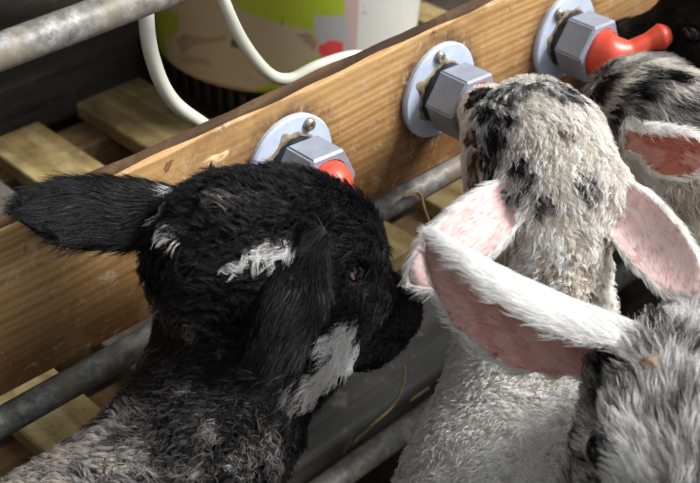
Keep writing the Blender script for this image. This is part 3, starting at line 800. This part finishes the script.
    for mask, step, pull in ((woolm, spec.get('clump'), spec.get('pull', 0.75)), (hb & ~woolm if spec.get('clump') else hb, spec.get('tuft'), spec.get('tuft_pull', 0.4))):
        idx_ = np.where(mask)[0]
        if not step or len(idx_) < 50: continue
        cen = rg.permutation(idx_)[:len(idx_)//int(step)]
        kd = KDTree(len(cen))
        for i_, g_ in enumerate(cen): kd.insert(root[g_], i_)
        kd.balance()
        near = np.array([cen[kd.find(p)[1]] for p in root[idx_]]); csrc[idx_] = near
        dlen = np.linalg.norm(root[near]-root[idx_], axis=1) < 0.012
        idx_, near = idx_[dlen], near[dlen]
        cp = pts[near].copy()
        for jj in range(1, K):
            t = jj/(K-1)
            pts[idx_, jj] = pts[idx_, jj]*(1-pull*t)+cp[:, jj]*(pull*t)
    rnd = np.where(woolm, rnd, 0.65*rnd[csrc]+0.35*rnd)
    col = coat(root[csrc], reg, Q, rnd, spec.get('fleck', 0.45))
    col = col*(0.75+0.5*rg.random(N))[:, None]
    rad0 = np.select([reg == 0, reg == 1, reg == 2], [spec.get('r_body', 0.00022), spec.get('r_head', 0.00017), 0.00015], 0.00010)*np.where(visr, 1, 1.7)
    hc = bpy.data.hair_curves.new('coat'); hc.add_curves([K]*N)
    hc.attributes['position'].data.foreach_set('vector', pts.ravel())
    ra = hc.attributes.get('radius') or hc.attributes.new('radius', 'FLOAT', 'POINT')
    ra.data.foreach_set('value', (rad0[:, None]*np.array([1, 1, 0.95, 0.8, 0.55, 0.15])).astype(np.float32).ravel())
    cc = hc.attributes.new('coat', 'FLOAT_COLOR', 'CURVE')
    cc.data.foreach_set('color', np.concatenate([np.clip(col, 0, 1), np.ones((N, 1))], 1).astype(np.float32).ravel())
    hc.materials.append(M_FUR)
    ho = bpy.data.objects.new('fleece', hc); COL.objects.link(ho); ho.parent = o; tag(ho, kind='stuff')
    if horn is not False: lump('horn_bud', horn, (0.0060, 0.0060, 0.0056), M_HORN, o, 4, 0.15)
    # ---------------- eyes
    for sd in (-1, 1):
        b = bmesh.new(); bmesh.ops.create_uvsphere(b, u_segments=28, v_segments=16, radius=0.0112*s*es)
        ctr_ = L(ex, sd*(0.0375-0.0035*(1-es)*4), 0.004)
        rot = Matrix(np.stack([R[:, 0], R[:, 2], R[:, 1]*sd], 1).tolist())
        for v in b.verts: v.co = Vector(ctr_)+rot @ v.co
        ey = obj('eye', b, M_EYE, o, True)
        out = nrm(R@np.array((0.30, sd*0.95, 0.08)))
        f1 = nrm(np.cross(R[:, 2], out)); f2 = np.cross(out, f1)
        c0 = np.array(ctr_)+out*0.0072*s*es
        ringp = [c0+f1*math.cos(a)*0.0098*s*es+f2*math.sin(a)*0.0062*s*es+out*(-0.0016*abs(math.cos(a)))*s for a in np.linspace(0, 2*math.pi, 26)]
        obj('eyelid', bm_tube(ringp, 0.0013*s, 8), spec.get('lid', M_LIDD), ey, True)
    return o

# heads: forward and left axes, given along the camera's right / up / forward directions
# --- the black lamb
R1 = frame(camdir(0.70, 0.0, 0.71), camdir(-0.62, 0.30, 0.66))
c1 = at(257, 257, 0.625)
blackpal = [(BLACK, 0.72), (SOOT, 0.22), (GREY, 0.06)]
spec1 = dict(body=[(BLACK, 0.30), (SOOT, 0.34), (GREY, 0.22), (LGREY, 0.10), (CREAM, 0.04)], head=blackpal, ear=[(BLACK, 0.7), (SOOT, 0.26), (GREY, 0.04)], inner=[((0.10, 0.06, 0.055), 1)],
             l_body=0.0095, l_head=0.0130, l_ear=0.0085, curl=0.0020, curl_head=0.0012, clump=6, pull=0.6, poll_x=-0.025, lift_body=1.5, lift_head=0.6, mess=1.6, tuft=6, tuft_pull=0.45, d_body=0.8, d_head=0.9, lid=M_LID, eyeclear=0.55, eyeshort=0.45, eyesize=0.72, fleck=0.5, f1=120, rim=1.3, nose=(0.02, 0.016, 0.016), curl_poll=0.0022)
whitepal = [(WHITE, 0.75), (LGREY, 0.15), (CREAM, 0.1)]
greypal = [(SOOT, 0.15), (GREY, 0.3), (LGREY, 0.35), (BEIGE, 0.2)]
patch1 = [(150, 440, 60, [(SOOT, .3), (GREY, .3), (LGREY, .3), (BEIGE, .1)], (0,)), (60, 470, 70, [(GREY, .3), (LGREY, .4), (BEIGE, .2), (SOOT, .1)], (0,)),
          (178, 195, 9, whitepal), (176, 208, 9, whitepal), (175, 222, 9, whitepal), (182, 232, 7, whitepal),
          (258, 253, 7, whitepal), (268, 248, 8, whitepal), (280, 246, 8, whitepal), (292, 249, 7, whitepal), (250, 262, 6, whitepal),
          (348, 328, 17, whitepal), (352, 346, 17, whitepal), (336, 360, 21, [(WHITE, .8), (CREAM, .2)]), (330, 338, 13, whitepal), (318, 380, 21, [(CREAM, .6), (WHITE, .2), (LGREY, .2)]), (296, 384, 18, greypal), (304, 374, 9, [(BLACK, .8), (SOOT, .2)]),
          (389, 256, 11, whitepal), (390, 268, 11, whitepal), (240, 205, 14, [(SOOT, .4), (GREY, .3), (LGREY, .3)]), (285, 205, 9, [(SOOT, .5), (GREY, .5)])]
build_lamb('black lamb with white cheek patch and grey-flecked neck', c1, R1, 0.90,
           [(at(247, 320, 0.645), 0.0275), (at(221, 410, 0.635), 0.033)], (-0.378, -0.122, 0.268), (-0.61, -0.165, 0.270), 0.080,
           [dict(base=(-0.018, 0.040, 0.016), tip=at(20, 213, 0.590), open=camdir(0.1, -0.5, 0.85), W=0.0215, R0=0.016, R1=0.045, bend=0.003),
            dict(base=(-0.012, -0.040, 0.018), tip=at(258, 380, 0.555), open=camdir(0.75, -0.1, 0.65), W=0.0245, R0=0.013, R1=0.03, bend=0.004)],
           spec1, patch1, None, seed=1, jowl=1.0)

# --- the speckled white lamb at the second teat
R2 = frame(camdir(-0.226, 0.694, 0.683), camdir(-0.964, -0.059, -0.259))
c2 = at(550, 175, 0.70)
wool = [(WHITE, 0.45), (CREAM, 0.40), (BEIGE, 0.15)]
spec2 = dict(body=[(WHITE, 0.78), (CREAM, 0.18), (BEIGE, 0.04)], head=[(CREAM, 0.42), (WHITE, 0.38), (BEIGE, 0.15), (LGREY, 0.05)], ear=[(WHITE, 0.9), (CREAM, 0.1)], inner=[((0.86, 0.64, 0.61), 0.7), ((0.80, 0.54, 0.50), 0.3)],
             l_body=0.0062, l_head=0.0085, l_ear=0.006, curl=0.0016, curl_head=0.0008, curl_poll=0.0014, d_body=1.0, d_head=1.2, fleck=0.15, f1=420, f_curl=330, clump=6, pull=0.75, poll_x=0.012, tuft=6, lift_body=1.6, nose=(0.05, 0.035, 0.035))
dk = [(BLACK, 0.35), (SOOT, 0.25), (GREY, 0.2), (LGREY, 0.2)]
gw = [(SOOT, 0.2), (GREY, 0.25), (LGREY, 0.35), (WHITE, 0.2)]
speck = [(WHITE, 0.35), (CREAM, 0.38), (BEIGE, 0.17), ((0.34, 0.23, 0.16), 0.10)]
patch2 = [(550, 245, 75, speck, (0,)), (520, 290, 40, speck, (0,)),
          (495, 100, 26, gw), (485, 125, 26, gw), (490, 150, 24, gw), (505, 118, 13, dk), (497, 140, 14, dk), (492, 160, 14, dk), (518, 165, 11, dk),
          (560, 90, 24, gw), (590, 105, 22, gw), (604, 125, 20, gw), (598, 112, 12, dk), (520, 90, 16, gw), (478, 95, 16, [(BLACK, .7), (BROWN, .3)]), (484, 112, 10, [(BLACK, .7), (BROWN, .3)]), (474, 135, 13, [(BLACK, .5), (BROWN, .3), (GREY, .2)]), (474, 160, 13, [(BROWN, .6), (SOOT, .2), (BEIGE, .2)]), (475, 180, 14, [(BROWN, .6), (BEIGE, .4)]),
          (588, 182, 12, gw), (515, 195, 11, gw), (540, 203, 10, gw), (530, 175, 9, gw), (565, 135, 8, [(BEIGE, .5), (BROWN, .3), (CREAM, .2)])]
build_lamb('speckled white lamb with grey-patched head sucking the middle teat, seen from behind', c2, R2, 0.80,
           [(at(549, 228, 0.690), 0.0215), (at(546, 280, 0.700), 0.0235), (at(536, 340, 0.715), 0.036)], (-0.128, -0.203, 0.235), (-0.33, -0.385, 0.255), 0.082,
           [dict(base=(-0.022, 0.036, 0.004), tip=at(414, 284, 0.655), open=camdir(0.05, 0.1, -1.0), W=0.0175, R0=0.015, R1=0.040, bend=-0.007),
            dict(base=(-0.022, -0.036, 0.004), tip=at(696, 293, 0.655), open=camdir(-0.25, -0.05, -1.0), W=0.0175, R0=0.015, R1=0.040, bend=-0.007)],
           spec2, patch2, None, seed=2)

# --- the grey-faced lamb in front at lower right
R3 = frame(camdir(-0.18, -0.61, -0.77), camdir(0.95, -0.30, 0.02))
c3 = at(676, 421, 0.56)
face3 = [(SOOT, 0.20), (GREY, 0.13), (LGREY, 0.23), (WHITE, 0.44)]
spec3 = dict(body=wool, head=face3, ear=[(WHITE, 0.95), (CREAM, 0.05)], inner=[((0.80, 0.50, 0.44), 0.6), ((0.70, 0.38, 0.33), 0.3), (PALEPINK, 0.1)],
             l_body=0.010, l_head=0.0135, l_ear=0.006, curl=0.0026, curl_head=0.0007, curl_poll=0.0020, d_body=0.5, d_head=1.1, d_ear=1.4, tuft=7, tuft_pull=0.45, eyesize=1.1, eyeclear=1.0, fleck=0.55, f1=130, mess=1.2)
patch3 = [(690, 325, 40, [(WHITE, .5), (LGREY, .3), (CREAM, .2)]), (642, 320, 18, dk, (0, 1)), (658, 330, 14, dk, (0, 1)), (612, 378, 20, [(BLACK, .4), (SOOT, .3), (GREY, .2), (LGREY, .1)], (1,)), (604, 402, 14, dk, (1,)), (598, 428, 14, gw, (1,)), (584, 440, 12, dk, (1,)), (690, 345, 10, gw, (0, 1))]
build_lamb('grey-faced lamb with white ear facing the camera at lower right', c3, R3, 0.825,
           [(at(745, 405, 0.60), 0.042)], (-0.03, -0.40, 0.25), (0.09, -0.63, 0.27), 0.080,
           [dict(base=(-0.038, -0.034, 0.018), tip=at(426, 243, 0.60), open=camdir(-0.42, -0.80, -0.42), W=0.039, R0=0.0165, R1=0.046, bend=-0.004),
            dict(base=(-0.038, 0.034, 0.018), tip=at(870, 290, 0.60), open=camdir(0.42, -0.80, -0.42), W=0.039, R0=0.0165, R1=0.046, bend=-0.004)],
           spec3, patch3, None, seed=3, horn=(652, 367))

# --- the dark-and-white lamb at the third teat
R4 = frame(camdir(-0.476, 0.35, 0.80), camdir(-0.75, -0.63, -0.15))
c4 = at(666, 122, 0.775)
mix4 = [(SOOT, 0.10), (GREY, 0.15), (LGREY, 0.30), (CREAM, 0.45)]
spec4 = dict(body=[(CREAM, 0.4), (BEIGE, 0.35), (LGREY, 0.25)], head=mix4, ear=[(WHITE, 0.9), (CREAM, 0.1)], inner=[((0.45, 0.15, 0.11), 0.6), ((0.56, 0.27, 0.22), 0.4)],
             l_body=0.009, l_head=0.012, l_ear=0.006, curl=0.0024, curl_head=0.0006, d_body=0.5, d_head=0.85, fleck=0.35, f1=110, tuft=6)
dark4 = [(BLACK, 0.5), (SOOT, 0.4), (GREY, 0.1)]
patch4 = [(600, 90, 14, dk), (640, 85, 16, dk), (670, 75, 14, dk), (590, 110, 12, [(BEIGE, .5), (LGREY, .5)]), (690, 95, 14, gw), (630, 130, 22, [(WHITE, .5), (CREAM, .5)], (0, 1)), (640, 170, 30, [(WHITE, .5), (CREAM, .5)], (0, 1)), (612, 112, 7, dark4)]
build_lamb('dark-and-white lamb reaching for the twisted red teat at upper right', c4, R4, 0.73,
           [(at(712, 195, 0.79), 0.044)], (0.165, -0.195, 0.265), (0.33, -0.38, 0.28), 0.075,
           [dict(base=(-0.022, 0.034, 0.020), tip=at(710, 152, 0.715), open=camdir(-0.35, -0.45, -0.8), W=0.019, R0=0.0095, R1=0.022, bend=-0.004),
            dict(base=(-0.020, -0.038, 0.006), tip=at(790, 60, 0.79), open=camdir(0.0, 0.2, -1.0), W=0.020, R0=0.014, R1=0.028, bend=-0.004)],
           spec4, patch4, None, seed=4)

# --- the black lamb mostly out of the frame at upper right
R5 = frame((-0.26, 0.93, -0.08), (-0.95, -0.28, 0.0))
spec5 = dict(body=[(BLACK, 0.6), (SOOT, 0.4)], head=[(BLACK, 0.45), (SOOT, 0.40), (BROWN, 0.15)], ear=[(BLACK, 1)], inner=[((0.12, 0.07, 0.06), 1)],
             l_body=0.010, l_head=0.0115, l_ear=0.007, curl=0.0022, curl_head=0.0006, d_body=0.4, d_head=0.8, fleck=0.5, f1=90)
build_lamb('dark brown-black lamb mostly out of frame beyond the twisted red teat', (0.215, -0.100, 0.386), R5, 0.76,
           [((0.25, -0.135, 0.345), 0.044)], (0.35, -0.135, 0.265), (0.59, -0.20, 0.28), 0.075,
           [dict(base=(-0.020, 0.038, 0.006), tip=(0.165, -0.175, 0.385), open=(-0.2, -0.3, 0.9), W=0.018, R0=0.014, R1=0.028, bend=-0.004),
            dict(base=(-0.020, -0.038, 0.006), tip=(0.305, -0.150, 0.385), open=(0.2, -0.3, 0.9), W=0.018, R0=0.014, R1=0.028, bend=-0.004)],
           spec5, [], None, seed=5)
